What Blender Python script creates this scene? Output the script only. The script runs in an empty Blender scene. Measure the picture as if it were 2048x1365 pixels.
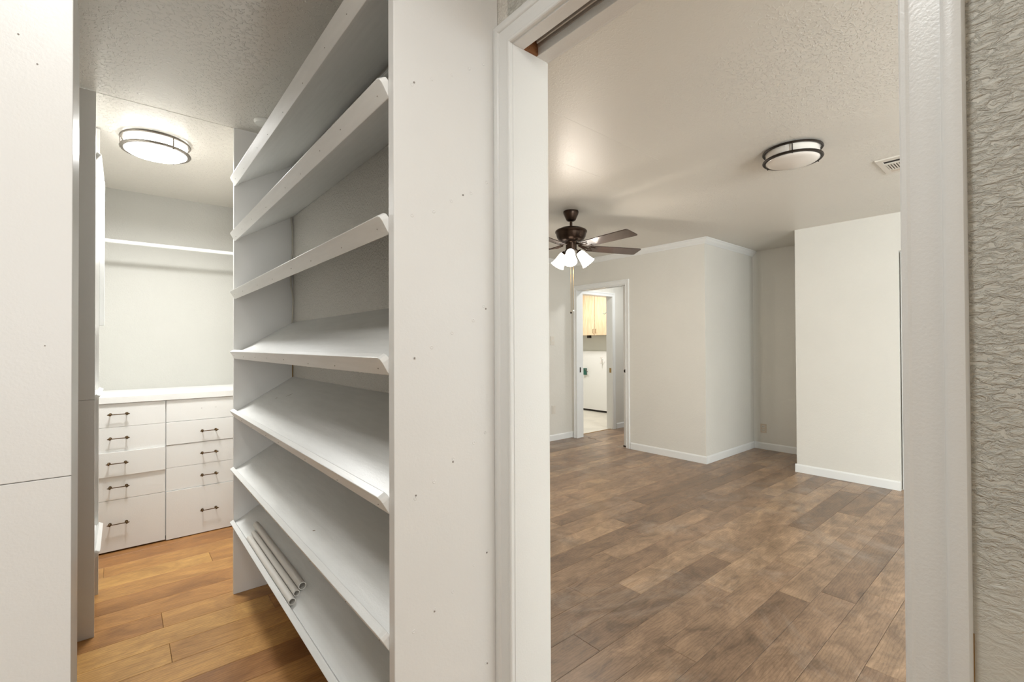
import bpy, bmesh, math, random
from mathutils import Vector, Matrix
random.seed(7)
S = bpy.context.scene
COL = S.collection
R = math.radians

# ------------------------------------------------------------------ camera
f_px, W_, H_ = 924.73, 2048.0, 1365.0
yaw, pitch, roll = R(40.1738), R(.5174), R(-.2556)
fw = Vector((math.sin(yaw), math.cos(yaw), 0)); rt = Vector((math.cos(yaw), -math.sin(yaw), 0)); up = Vector((0, 0, 1))
fw2 = fw*math.cos(pitch) + up*math.sin(pitch); up2 = up*math.cos(pitch) - fw*math.sin(pitch)
r3 = rt*math.cos(roll) + up2*math.sin(roll); u3 = up2*math.cos(roll) - rt*math.sin(roll)
cd = bpy.data.cameras.new('camera'); cam = bpy.data.objects.new('camera', cd); COL.objects.link(cam)
cd.sensor_fit = 'HORIZONTAL'; cd.sensor_width = 36.0; cd.lens = f_px*36.0/W_
cd.clip_start = .02; cd.clip_end = 100
EYE = 1.2875
cam.matrix_world = Matrix(((r3.x, u3.x, -fw2.x, 0), (r3.y, u3.y, -fw2.y, 0), (r3.z, u3.z, -fw2.z, EYE), (0, 0, 0, 1)))
S.camera = cam

# ------------------------------------------------------------------ world, exposure, window light and added fill lights
wd = bpy.data.worlds.new('world'); S.world = wd; wd.use_nodes = True
wd.node_tree.nodes['Background'].inputs[0].default_value = (.75, .85, 1, 1)
wd.node_tree.nodes['Background'].inputs[1].default_value = 1.0
S.view_settings.view_transform = 'Standard'; S.view_settings.look = 'None'
S.view_settings.gamma = 1; S.view_settings.use_curve_mapping = False
S.view_settings.exposure = 0.09

def area(name, loc, rot, sx, sy, power, col):
    l = bpy.data.lights.new(name, 'AREA'); l.shape = 'RECTANGLE'; l.size = sx; l.size_y = sy
    l.energy = power; l.color = col
    o = bpy.data.objects.new(name, l); COL.objects.link(o); o.location = loc; o.rotation_euler = rot
    return o
WARM = (1, .90, .78); SOFT = (.99, 1, .985); DAY = (.91, .975, 1)
P_WIN, P_BACK_FILL, P_LAUN, P_CLOSET, P_HALL = 22, 66, 34, 25, 7.2
area('daylight', (3.0, -3.36, 1.45), (R(-90), 0, 0), 2.3, 1.3, P_WIN, DAY).rotation_euler = (R(90), 0, 0)
area('daylight', (.81, -2.45, 1.45), (0, R(-90), 0), 1.3, 1.2, 235, DAY)  # added light at an invented side window, brightens the opposite wall
area('daylight', (-.40, -4.56, 1.35), (R(90), 0, 0), 1.2, 1.7, P_BACK_FILL, SOFT)  # added soft fill from behind the camera, lifts the closet shadows
H = 2.439

# ------------------------------------------------------------------ materials
def newmat(name):
    m = bpy.data.materials.new(name); m.use_nodes = True
    nt = m.node_tree; b = nt.nodes['Principled BSDF']
    return m, nt, b
def N(nt, t, **kw):
    n = nt.nodes.new(t)
    for k, v in kw.items():
        if k in n.inputs: n.inputs[k].default_value = v
        else: setattr(n, k, v)
    return n
def L(nt, a, b): nt.links.new(a, b)
def mapping(nt, scale=(1, 1, 1), rot=(0, 0, 0), src='Position'):
    if src == 'Position': g = N(nt, 'ShaderNodeNewGeometry'); o = g.outputs['Position']
    else: g = N(nt, 'ShaderNodeTexCoord'); o = g.outputs['Object']
    mp = N(nt, 'ShaderNodeMapping'); mp.inputs['Scale'].default_value = scale; mp.inputs['Rotation'].default_value = rot
    L(nt, o, mp.inputs['Vector']); return mp.outputs['Vector']
def ramp(nt, fac, stops):
    r = N(nt, 'ShaderNodeValToRGB'); e = r.color_ramp.elements
    while len(e) < len(stops): e.new(.5)
    for i, (p, c) in enumerate(stops):
        e[i].position = p; e[i].color = c if len(c) == 4 else (*c, 1)
    L(nt, fac, r.inputs[0]); return r.outputs[0]

def paint(name, col, rough=.5, bumps=((220, .15, .0006),), spec=.4, var=.04, coat=0):
    """bumps: (noise scale, threshold softness, distance)"""
    m, nt, b = newmat(name)
    b.inputs['Roughness'].default_value = rough; b.inputs['Specular IOR Level'].default_value = spec
    b.inputs['Coat Weight'].default_value = coat
    v = mapping(nt)
    n = N(nt, 'ShaderNodeTexNoise', Scale=1.7, Detail=4.0, Roughness=.6); L(nt, v, n.inputs['Vector'])
    c = ramp(nt, n.outputs['Fac'], [(.3, tuple(x*(1-var) for x in col)), (.7, tuple(min(1, x*(1+var)) for x in col))])
    L(nt, c, b.inputs['Base Color'])
    last = None
    for sc, det, dist in bumps:
        n = N(nt, 'ShaderNodeTexNoise', Scale=sc, Detail=det, Roughness=.55); L(nt, v, n.inputs['Vector'])
        bp = N(nt, 'ShaderNodeBump', Strength=1.0, Distance=dist); L(nt, n.outputs['Fac'], bp.inputs['Height'])
        if last: L(nt, last, bp.inputs['Normal'])
        last = bp.outputs['Normal']
    if last: L(nt, last, b.inputs['Normal'])
    return m

def knockdown(name, col, rough, scale, dist, spec=.5, lo=.45, hi=.6, patch=False):
    m, nt, b = newmat(name)
    b.inputs['Roughness'].default_value = rough; b.inputs['Specular IOR Level'].default_value = spec
    b.inputs['Base Color'].default_value = (*col, 1)
    v = mapping(nt)
    n = N(nt, 'ShaderNodeTexNoise', Scale=scale, Detail=3.0, Roughness=.5, Distortion=.6); L(nt, v, n.inputs['Vector'])
    h = ramp(nt, n.outputs['Fac'], [(lo, (0, 0, 0)), (hi, (1, 1, 1))])
    bp = N(nt, 'ShaderNodeBump', Strength=1.0, Distance=dist); L(nt, h, bp.inputs['Height'])
    if patch:
        w = N(nt, 'ShaderNodeTexNoise', Scale=.9, Detail=1.0); L(nt, v, w.inputs['Vector'])
        L(nt, ramp(nt, w.outputs['Fac'], [(.4, (.25, .25, .25)), (.6, (1, 1, 1))]), bp.inputs['Strength'])
        n2 = N(nt, 'ShaderNodeTexNoise', Scale=2.2, Detail=2.0); L(nt, v, n2.inputs['Vector'])
        b2 = N(nt, 'ShaderNodeBump', Strength=.6, Distance=.006); L(nt, n2.outputs['Fac'], b2.inputs['Height'])
        L(nt, b2.outputs['Normal'], bp.inputs['Normal'])
    L(nt, bp.outputs['Normal'], b.inputs['Normal'])
    return m

def trowel(name, col):
    """hand-trowelled texture of the near wall: slanting ridges, calmer low down"""
    m, nt, b = newmat(name)
    b.inputs['Roughness'].default_value = .5; b.inputs['Base Color'].default_value = (*col, 1)
    v = mapping(nt, (1, .5, 1), (R(-22), 0, 0))
    n = N(nt, 'ShaderNodeTexNoise', Scale=150, Detail=4.5, Roughness=.62, Distortion=.55); L(nt, v, n.inputs['Vector'])
    n2 = N(nt, 'ShaderNodeTexVoronoi', Scale=42, feature='SMOOTH_F1'); L(nt, v, n2.inputs['Vector'])
    h = ramp(nt, n.outputs['Fac'], [(.40, (0, 0, 0)), (.56, (.7, .7, .7)), (.7, (1, 1, 1))])
    g = N(nt, 'ShaderNodeNewGeometry'); sp = N(nt, 'ShaderNodeSeparateXYZ'); L(nt, g.outputs['Position'], sp.inputs[0])
    mr = N(nt, 'ShaderNodeMapRange'); L(nt, sp.outputs['Z'], mr.inputs[0])
    mr.inputs[1].default_value = .93; mr.inputs[2].default_value = 1.08; mr.inputs[3].default_value = .28; mr.inputs[4].default_value = 1.0
    b1 = N(nt, 'ShaderNodeBump', Distance=.0026); L(nt, h, b1.inputs['Height']); L(nt, mr.outputs[0], b1.inputs['Strength'])
    b2 = N(nt, 'ShaderNodeBump', Strength=.5, Distance=.0016); L(nt, n2.outputs['Distance'], b2.inputs['Height'])
    L(nt, b2.outputs['Normal'], b1.inputs['Normal']); L(nt, b1.outputs['Normal'], b.inputs['Normal'])
    return m

def planks(name, ramp_base, grain_dark, rough, blotch, gscale, coat=0.0, whiten=.0, fig=.5):
    """wood-print laminate: per-plank tone from the object's own colour, long grain along X"""
    m, nt, b = newmat(name)
    oi = N(nt, 'ShaderNodeObjectInfo')
    g = N(nt, 'ShaderNodeNewGeometry')
    off = N(nt, 'ShaderNodeVectorMath', operation='MULTIPLY_ADD')
    L(nt, oi.outputs['Color'], off.inputs[0]); off.inputs[1].default_value = (37, 23, 11); L(nt, g.outputs['Position'], off.inputs[2])
    sep = N(nt, 'ShaderNodeSeparateColor'); L(nt, oi.outputs['Color'], sep.inputs[0])
    base = ramp(nt, sep.outputs[0], ramp_base)
    # blotches
    mp = N(nt, 'ShaderNodeMapping'); mp.inputs['Scale'].default_value = (1.0, 2.1, 1); L(nt, off.outputs[0], mp.inputs['Vector'])
    n1 = N(nt, 'ShaderNodeTexNoise', Scale=blotch, Detail=8.0, Roughness=.70, Distortion=.6); L(nt, mp.outputs[0], n1.inputs['Vector'])
    k1 = ramp(nt, n1.outputs['Fac'], [(.33, (.0, .0, .0)), (.66, (1, 1, 1))])
    mx = N(nt, 'ShaderNodeMix', data_type='RGBA', blend_type='MULTIPLY'); mx.inputs[0].default_value = 1
    L(nt, base, mx.inputs[6])
    c2 = N(nt, 'ShaderNodeMix', data_type='RGBA'); L(nt, k1, c2.inputs[0])
    c2.inputs[6].default_value = (*grain_dark, 1); c2.inputs[7].default_value = (1.1, 1.08, 1.05, 1)
    L(nt, c2.outputs[2], mx.inputs[7])
    # fine grain
    mp2 = N(nt, 'ShaderNodeMapping'); mp2.inputs['Scale'].default_value = (1.0, 14, 1); L(nt, off.outputs[0], mp2.inputs['Vector'])
    n2 = N(nt, 'ShaderNodeTexNoise', Scale=gscale, Detail=6.0, Roughness=.65, Distortion=.25); L(nt, mp2.outputs[0], n2.inputs['Vector'])
    k2 = ramp(nt, n2.outputs['Fac'], [(.35, (.80, .78, .76)), (.52, (1, 1, 1)), (.7, (1.1, 1.1, 1.08))])
    mx2 = N(nt, 'ShaderNodeMix', data_type='RGBA', blend_type='MULTIPLY'); mx2.inputs[0].default_value = .8
    L(nt, mx.outputs[2], mx2.inputs[6]); L(nt, k2, mx2.inputs[7])
    # cathedral figure: distorted rings
    mp3 = N(nt, 'ShaderNodeMapping'); mp3.inputs['Scale'].default_value = (1.6, 9, 1); L(nt, off.outputs[0], mp3.inputs['Vector'])
    wv = N(nt, 'ShaderNodeTexWave', wave_type='BANDS', bands_direction='Y', Scale=2.6, Distortion=9.0, Detail=2.0)
    wv.inputs['Detail Scale'].default_value = 1.2
    L(nt, mp3.outputs[0], wv.inputs['Vector'])
    k3 = ramp(nt, wv.outputs['Fac'], [(0, (.80, .79, .78)), (.4, (1, 1, 1))])
    mx3 = N(nt, 'ShaderNodeMix', data_type='RGBA', blend_type='MULTIPLY'); mx3.inputs[0].default_value = fig
    L(nt, mx2.outputs[2], mx3.inputs[6]); L(nt, k3, mx3.inputs[7])
    out = mx3.outputs[2]
    if whiten:   # dried scuffs and dust
        n4 = N(nt, 'ShaderNodeTexNoise', Scale=1.6, Detail=8.0, Roughness=.75, Distortion=.8); L(nt, g.outputs['Position'], n4.inputs['Vector'])
        k4 = ramp(nt, n4.outputs['Fac'], [(.52, (0, 0, 0)), (.78, (whiten, whiten, whiten))])
        mx4 = N(nt, 'ShaderNodeMix', data_type='RGBA'); L(nt, k4, mx4.inputs[0]); L(nt, out, mx4.inputs[6])
        mx4.inputs[7].default_value = (.50, .44, .38, 1); out = mx4.outputs[2]
    L(nt, out, b.inputs['Base Color'])
    b.inputs['Roughness'].default_value = rough; b.inputs['Coat Weight'].default_value = coat
    b.inputs['Specular IOR Level'].default_value = .45
    bp = N(nt, 'ShaderNodeBump', Strength=.5, Distance=.0006); L(nt, n2.outputs['Fac'], bp.inputs['Height'])
    L(nt, bp.outputs['Normal'], b.inputs['Normal'])
    rr = ramp(nt, n1.outputs['Fac'], [(.3, (rough*.85,)*3), (.7, (rough*1.2,)*3)]); L(nt, rr, b.inputs['Roughness'])
    return m

def plain(name, col, rough=.5, metal=0, spec=.5, emit=None, es=0):
    m, nt, b = newmat(name)
    b.inputs['Base Color'].default_value = (*col, 1); b.inputs['Roughness'].default_value = rough
    b.inputs['Metallic'].default_value = metal; b.inputs['Specular IOR Level'].default_value = spec
    n = N(nt, 'ShaderNodeTexNoise', Scale=60, Detail=2.0); L(nt, mapping(nt), n.inputs['Vector'])
    rr = ramp(nt, n.outputs['Fac'], [(.3, (rough*.9,)*3), (.7, (min(1, rough*1.1),)*3)]); L(nt, rr, b.inputs['Roughness'])
    if emit: b.inputs['Emission Color'].default_value = (*emit, 1); b.inputs['Emission Strength'].default_value = es
    return m

def woodgrain(name, c0, c1, rough=.4, rot=0):
    m, nt, b = newmat(name)
    v = mapping(nt, (1, 9, .9), (0, 0, 0))
    n = N(nt, 'ShaderNodeTexNoise', Scale=5, Detail=5.0, Distortion=.4); L(nt, v, n.inputs['Vector'])
    L(nt, ramp(nt, n.outputs['Fac'], [(.35, c0), (.65, c1)]), b.inputs['Base Color'])
    b.inputs['Roughness'].default_value = rough
    return m

def worn_white(name, col, rough=.35):
    """brushed-on gloss white over boards: brush strokes along Y, scuffs and grime spots"""
    m, nt, b = newmat(name)
    v = mapping(nt, (6, .7, 6))
    n = N(nt, 'ShaderNodeTexNoise', Scale=9, Detail=6.0, Roughness=.6); L(nt, v, n.inputs['Vector'])
    c = ramp(nt, n.outputs['Fac'], [(.3, tuple(x*.93 for x in col)), (.7, col)])
    v2 = mapping(nt, (1, .5, 1))
    n2 = N(nt, 'ShaderNodeTexNoise', Scale=14, Detail=7.0, Roughness=.7, Distortion=1.2); L(nt, v2, n2.inputs['Vector'])
    k = ramp(nt, n2.outputs['Fac'], [(.68, (0, 0, 0)), (.80, (.35, .35, .35))])
    mx = N(nt, 'ShaderNodeMix', data_type='RGBA'); L(nt, k, mx.inputs[0]); L(nt, c, mx.inputs[6]); mx.inputs[7].default_value = (.34, .28, .22, 1)
    L(nt, mx.outputs[2], b.inputs['Base Color'])
    b.inputs['Roughness'].default_value = rough
    bp = N(nt, 'ShaderNodeBump', Strength=.6, Distance=.0008); L(nt, n.outputs['Fac'], bp.inputs['Height'])
    n3 = N(nt, 'ShaderNodeTexNoise', Scale=260, Detail=2.0); L(nt, mapping(nt), n3.inputs['Vector'])
    b3 = N(nt, 'ShaderNodeBump', Strength=.6, Distance=.0004); L(nt, n3.outputs['Fac'], b3.inputs['Height']); L(nt, bp.outputs['Normal'], b3.inputs['Normal'])
    L(nt, b3.outputs['Normal'], b.inputs['Normal'])
    return m

WALLC = (.73, .71, .655)
M = {}
M['wall'] = paint('greige_wall_paint', WALLC, .55, ((150, 2, .0010), (38, 2, .0012)), var=.02)
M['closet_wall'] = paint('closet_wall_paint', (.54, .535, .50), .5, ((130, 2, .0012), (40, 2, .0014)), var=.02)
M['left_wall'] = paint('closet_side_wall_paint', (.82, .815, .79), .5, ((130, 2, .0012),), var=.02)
M['shelf_wall'] = knockdown('shelf_back_wall_texture', (.80, .765, .70), .42, 95, .0016, .6, .42, .58)
M['near_wall'] = trowel('trowelled_wall', (.66, .65, .59))
M['ceiling'] = knockdown('room_ceiling_texture', (.76, .735, .675), .42, 85, .0017, .5, .52, .62, patch=True)
M['closet_ceiling'] = knockdown('closet_ceiling_knockdown', (.72, .69, .63), .30, 78, .0015, .7, .54, .62)
M['closet_ceiling_smooth'] = knockdown('closet_ceiling_light_texture', (.70, .67, .61), .4, 90, .0007, .5, .54, .62)
M['trim'] = paint('white_trim_enamel', (.82, .828, .815), .30, ((240, 2, .00035),), var=.015, coat=.1)
M['panel'] = paint('white_brushed_panel', (.80, .79, .765), .36, ((200, 2, .0002), (26, 3, .0005)), var=.02)
M['shelf'] = worn_white('worn_white_shelf_paint', (.87, .87, .845))
M['drawer'] = paint('white_drawer_enamel', (.81, .81, .79), .4, ((180, 2, .0004),), var=.02)
M['floor'] = planks('brown_laminate', [(0, (.250, .162, .104)), (.5, (.365, .243, .160)), (1, (.50, .345, .225))], (.43, .40, .375), .34, 5.2, 30, coat=.10, whiten=.5, fig=.9)
M['closet_floor'] = planks('honey_laminate', [(0, (.42, .205, .072)), (.5, (.55, .29, .10)), (1, (.68, .40, .135))], (.60, .52, .44), .42, 3.4, 22, coat=.08, fig=.9)
M['subfloor'] = plain('subfloor_dark', (.05, .035, .025), .9)
M['dark'] = plain('dark_gap', (.03, .025, .02), .9)
M['bronze'] = plain('oil_rubbed_bronze', (.055, .035, .025), .33, .85)
M['bronze_pull'] = plain('antique_bronze_pull', (.12, .075, .035), .38, .9)
M['nickel'] = plain('brushed_nickel', (.16, .14, .115), .4, .5)
M['black_metal'] = plain('matte_black_bronze', (.03, .022, .016), .45, .6)
M['glow'] = plain('lit_frosted_glass', (.9, .9, .88), .3, emit=(1, .985, .95), es=7.0)
M['glow_hall'] = plain('lit_frosted_glass_hall', (.9, .9, .88), .3, emit=(1, .985, .95), es=9)
M['shade'] = plain('lit_shade_glass', (.9, .88, .84), .25, emit=(1, .93, .83), es=4.0)
M['opal'] = plain('unlit_opal_glass', (.78, .73, .67), .18, spec=.6)
M['blade'] = plain('dark_walnut_blade', (.06, .036, .028), .2, .15, .8)
M['pvc'] = plain('white_pvc', (.80, .77, .71), .45)
M['cord'] = plain('off_white_cord', (.62, .58, .50), .5)
M['rawwood'] = plain('raw_pine', (.36, .22, .085), .7)
M['rust'] = knockdown('rusty_track_wood', (.28, .12, .045), .8, 60, .003)
M['track'] = paint('galvanised_track', (.60, .55, .50), .45, ((300, 3, .001),), spec=.6, var=.25)
M['track_bright'] = plain('worn_aluminium', (.62, .58, .53), .3, .8)
M['maple'] = woodgrain('maple_cabinet', (.56, .41, .25), (.70, .54, .36))
M['vinyl'] = paint('pale_vinyl_floor', (.66, .62, .54), .35, ((60, 2, .0004),), var=.16)
M['laundry'] = paint('laundry_wall', (.74, .74, .69), .5, var=.02)
M['white'] = plain('white_laundry_panel', (.84, .83, .80), .35)
M['plate'] = plain('almond_plate', (.62, .53, .43), .4)
M['plate_white'] = plain('painted_plate', (.70, .66, .59), .45)
M['green'] = plain('dark_green_plastic', (.02, .12, .09), .4)
M['teal'] = plain('teal_scrawl', (.10, .30, .32), .5)
M['filler'] = plain('nail_hole_grey', (.30, .27, .24), .8)
M['brass'] = plain('dull_brass', (.35, .24, .10), .4, .9)
M['glassy'] = plain('milk_plastic', (.80, .79, .74), .4)
M['grime'] = plain('grime', (.22, .16, .10), .9)

# ------------------------------------------------------------------ mesh helpers
class MB:
    def __init__(s): s.v = []; s.f = []
    def add(s, vs, fs):
        o = len(s.v); s.v += [Vector(p) for p in vs]; s.f += [[i+o for i in q] for q in fs]; return s
    def box(s, x0, x1, y0, y1, z0, z1):
        x0, x1 = sorted((x0, x1)); y0, y1 = sorted((y0, y1)); z0, z1 = sorted((z0, z1))
        return s.add([(x0, y0, z0), (x1, y0, z0), (x1, y1, z0), (x0, y1, z0), (x0, y0, z1), (x1, y0, z1), (x1, y1, z1), (x0, y1, z1)],
                     [(0, 3, 2, 1), (4, 5, 6, 7), (0, 1, 5, 4), (1, 2, 6, 5), (2, 3, 7, 6), (3, 0, 4, 7)])
    def prism(s, poly, axis, a, b):
        """poly: 2D points; axis 'x': (y,z); 'y': (x,z); 'z': (x,y)"""
        def P(p, t):
            return {'x': (t, p[0], p[1]), 'y': (p[0], t, p[1]), 'z': (p[0], p[1], t)}[axis]
        n = len(poly); vs = [P(p, a) for p in poly] + [P(p, b) for p in poly]
        fs = [list(range(n))[::-1], list(range(n, 2*n))] + [[i, (i+1) % n, n+(i+1) % n, n+i] for i in range(n)]
        return s.add(vs, fs)
    def hull8(s, a, b):
        """two matching quads"""
        return s.add(list(a)+list(b), [(3, 2, 1, 0), (4, 5, 6, 7), (0, 1, 5, 4), (1, 2, 6, 5), (2, 3, 7, 6), (3, 0, 4, 7)])
    def lathe(s, prof, c, axis=(0, 0, 1), n=32, cap0=False, cap1=False):
        ax = Vector(axis).normalized(); t = Vector((1, 0, 0)) if abs(ax.x) < .9 else Vector((0, 1, 0))
        u = ax.cross(t).normalized(); w = ax.cross(u); c = Vector(c); vs = []; fs = []
        for r, h in prof:
            for i in range(n):
                a = 2*math.pi*i/n; vs.append(c + ax*h + (u*math.cos(a)+w*math.sin(a))*r)
        for k in range(len(prof)-1):
            for i in range(n):
                j = (i+1) % n; fs.append([k*n+i, k*n+j, (k+1)*n+j, (k+1)*n+i])
        if cap0: fs.append(list(range(n))[::-1])
        if cap1: fs.append([(len(prof)-1)*n+i for i in range(n)])
        return s.add(vs, fs)
    def tube(s, pts, r, n=8, cap=True):
        pts = [Vector(p) for p in pts]; vs = []; fs = []; m = len(pts)
        prev = None
        for k, p in enumerate(pts):
            d = (pts[min(k+1, m-1)] - pts[max(k-1, 0)]).normalized()
            t = prev if prev else (Vector((0, 0, 1)) if abs(d.z) < .9 else Vector((1, 0, 0)))
            u = (t - d*t.dot(d)).normalized(); w = d.cross(u); prev = u
            rr = r[k] if isinstance(r, (list, tuple)) else r
            for i in range(n):
                a = 2*math.pi*i/n; vs.append(p + (u*math.cos(a)+w*math.sin(a))*rr)
        for k in range(m-1):
            for i in range(n):
                j = (i+1) % n; fs.append([k*n+i, k*n+j, (k+1)*n+j, (k+1)*n+i])
        if cap: fs += [list(range(n))[::-1], [(m-1)*n+i for i in range(n)]]
        return s.add(vs, fs)
    def ball(s, c, r, n=12, k=8, sc=(1, 1, 1)):
        pr = [(max(1e-5, math.sin(math.pi*i/k))*r, -math.cos(math.pi*i/k)*r) for i in range(k+1)]
        o = len(s.v); s.lathe(pr, (0, 0, 0), n=n)
        for i in range(o, len(s.v)):
            v = s.v[i]; s.v[i] = Vector((v.x*sc[0]+c[0], v.y*sc[1]+c[1], v.z*sc[2]+c[2]))
        return s
    def build(s, name, mat, parent=None, bevel=0, smooth=False, seg=2, **props):
        me = bpy.data.meshes.new(name)
        org = Vector((0, 0, 0)); p = parent
        if parent is not None: org = Vector(parent['_org'])
        elif s.v:
            xs = [v.x for v in s.v]; ys = [v.y for v in s.v]; zs = [v.z for v in s.v]
            org = Vector(((min(xs)+max(xs))/2, (min(ys)+max(ys))/2, min(zs)))
        me.from_pydata([tuple(v-org) for v in s.v], [], s.f)
        bm = bmesh.new(); bm.from_mesh(me)
        bmesh.ops.remove_doubles(bm, verts=bm.verts, dist=1e-6)
        bmesh.ops.recalc_face_normals(bm, faces=bm.faces)
        if bevel: bmesh.ops.bevel(bm, geom=list(bm.edges), offset=bevel, segments=seg, profile=.5, affect='EDGES', clamp_overlap=True)
        bm.to_mesh(me); bm.free()
        if smooth:
            me.shade_smooth() if smooth == 'all' else None
            if smooth != 'all':
                for q in me.polygons: q.use_smooth = True
                try: me.set_sharp_from_angle(angle=R(35))
                except Exception: pass
        me.materials.append(M[mat] if isinstance(mat, str) else mat)
        o = bpy.data.objects.new(name, me); COL.objects.link(o)
        o['_org'] = tuple(org)
        if parent is None: o.location = org
        else: o.parent = parent
        for k_, v_ in props.items(): o[k_] = v_
        return o
def thing(name, org, label=None, category=None, group=None, kind=None):
    o = bpy.data.objects.new(name, None); COL.objects.link(o); o.location = org; o['_org'] = tuple(org)
    o.empty_display_size = .1
    if label: o['label'] = label
    if category: o['category'] = category
    if group: o['group'] = group
    if kind: o['kind'] = kind
    return o
def boxp(name, mat, x0, x1, y0, y1, z0, z1, parent=None, bevel=0, **kw):
    return MB().box(x0, x1, y0, y1, z0, z1).build(name, mat, parent, bevel, **kw)

ST = dict(kind='structure')
# key planes
XF, XB = .7353, .853        # two faces of the pocket-door wall
YJ, YR = .8625, .118        # jamb faces of the near doorway
ZH = 2.030                  # door head
SF = .4462                  # front of the right shelf unit
YP, YM = .9222, 2.775       # near and far side panels
YW = 4.418                  # closet back wall
X1, Y1, X2, X3, Y3, YL = 4.806, 2.4637, 6.015, 5.199, 1.7187, 4.406
XCL = -.379                 # closet left wall

# ------------------------------------------------------------------ floors
def floor_planks(parent, mat, x0, x1, y0, y1, yref, pitch, length, rowjoint, seedv, far_from=None, regions=None):
    rnd = random.Random(seedv)
    k0 = math.floor((y0-yref)/pitch); k1 = math.ceil((y1-yref)/pitch)
    for k in range(k0, k1):
        ya, yb = yref+k*pitch, yref+(k+1)*pitch
        j = rowjoint.get(k, None)
        if j is None: j = rnd.random()*length
        xs = x0 - ((x0 - j) % length) if False else x0 - length + ((j - x0) % length)
        a = xs
        while a < x1:
            b = a+length
            c = (rnd.random(), rnd.random(), rnd.random(), 1)
            if regions:
                for (ra, rb, rc, rd) in regions:
                    A, B, Cc, D = max(a, ra), min(b, rb), max(ya, rc), min(yb, rd)
                    if B-A > .02 and D-Cc > .01:
                        g = .0006
                        t = MB(); e = .0011
                        t.add([(A+g, Cc+g, -.008), (B-g, Cc+g, -.008), (B-g, D-g, -.008), (A+g, D-g, -.008),
                               (A+g, Cc+g, -e), (B-g, Cc+g, -e), (B-g, D-g, -e), (A+g, D-g, -e),
                               (A+g+e, Cc+g+e, 0), (B-g-e, Cc+g+e, 0), (B-g-e, D-g-e, 0), (A+g+e, D-g-e, 0)],
                              [(0, 1, 5, 4), (1, 2, 6, 5), (2, 3, 7, 6), (3, 0, 4, 7), (4, 5, 9, 8), (5, 6, 10, 9), (6, 7, 11, 10), (7, 4, 8, 11), (8, 9, 10, 11)])
                        o = t.build('floor_plank', mat, parent); o.color = c
            a = b
fl = MB().box(.80, 6.6, -3.3, 4.45, -.05, -.008).build('floor', 'subfloor', **ST)
# row k=0 is Y 1.258..1.405
floor_planks(fl, 'floor', .80, 6.4, -1.3, 4.43, 1.258, .1487, 1.202, {0: 1.539, -1: 2.409, 1: 2.05, -2: 1.78}, 11,
             regions=[(.80, 4.93, -1.3, 4.43), (4.93, 6.4, 2.5, 4.43), (4.93, 6.1, 1.7, 2.5), (4.93, 5.25, -1.3, 1.7)])
rest = MB().box(.80, 5.25, -3.3, -1.3, -.008, 0).build('floor_plank', 'floor', fl); rest['kind'] = 'stuff'; rest.color = (.5, .4, .3, 1)
fc = MB().box(-1.3, .80, -1.7, 4.5, -.05, -.008).build('floor', 'subfloor', **ST)
floor_planks(fc, 'closet_floor', -1.3, .80, .3, 4.45, 2.345, .1575, 1.202, {0: .161, 2: .1495, 1: -.62, -1: .70, 3: .75, 4: -.2}, 5,
             regions=[(-1.3, .80, .3, 1.1), (-.379, .80, 1.1, 4.45)])
rest = MB().box(-1.3, .80, -1.7, .3, -.008, 0).build('floor_plank', 'closet_floor', fc); rest['kind'] = 'stuff'; rest.color = (.5, .4, .3, 1)
vf = MB().box(4.3, 7.1, 4.45, 7.0, -.05, -.002).build('floor', 'vinyl', **ST)
MB().box(5.0, 5.74, 4.435, 4.455, -.003, .003).build('trim_threshold', 'rawwood', vf)

# ------------------------------------------------------------------ ceilings
MB().box(.79, 6.7, -3.4, 4.5, H, H+.05).build('ceiling', 'ceiling', **ST)
MB().box(-1.3, .79, -1.7, 2.795, H, H+.05).build('ceiling', 'closet_ceiling', **ST)
MB().box(-.5, .79, 2.795, 4.5, H-.0012, H+.05).build('ceiling', 'closet_ceiling', **ST)
MB().box(4.2, 7.1, 4.5, 7.0, H, H+.05).build('ceiling', 'laundry', **ST)

MB().box(1.55, 2.55, 1.603, 1.607, H-.0008, H+.001).box(1.95, 2.5, 2.02, 2.024, H-.0006, H+.001).build('trim_ceiling_seam', 'ceiling', **ST)
# ------------------------------------------------------------------ walls
w = MB().box(XF, XB, -1.82, YR-.02, 0, H).box(XF, XB, -3.3, -3.08, 0, H).box(XF, XB, -3.08, -1.82, 0, .78).box(XF, XB, -3.08, -1.82, 2.12, H).box(XF, XB, YR-.02, YJ+.02, ZH+.05, H)
w.build('wall_right', 'near_wall', **ST)
MB().box(XF, XB, YJ+.02, YW, 0, H).build('wall_pocket', 'shelf_wall', **ST)
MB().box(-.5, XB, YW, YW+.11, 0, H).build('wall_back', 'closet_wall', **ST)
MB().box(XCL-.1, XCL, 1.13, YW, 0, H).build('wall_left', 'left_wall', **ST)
MB().box(-1.3, XCL, 1.13, 1.23, 0, H).build('wall_left', 'wall', **ST)
MB().box(-1.3, -1.2, -1.7, 1.13, 0, H).build('wall_left', 'wall', **ST)
MB().box(-1.3, -.90, -1.7, -1.6, 0, H).box(.18, XF, -1.7, -1.6, 0, H).box(-.90, .18, -1.7, -1.6, 2.2, H).build('wall_behind', 'wall', **ST)  # opening left here to let the added back fill through
MB().box(-1.3, -1.2, -4.6, -1.7, 0, H).box(.28, .36, -4.6, -1.7, 0, H).box(-1.2, -1.05, -4.6, -4.5, 0, H).box(.25, .28, -4.6, -4.5, 0, H).box(-1.05, .25, -4.6, -4.5, 0, .45).box(-1.05, .25, -4.6, -4.5, 2.25, H).build('wall_corridor', 'wall', **ST)  # unseen corridor with end window, added to carry the back fill
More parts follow.
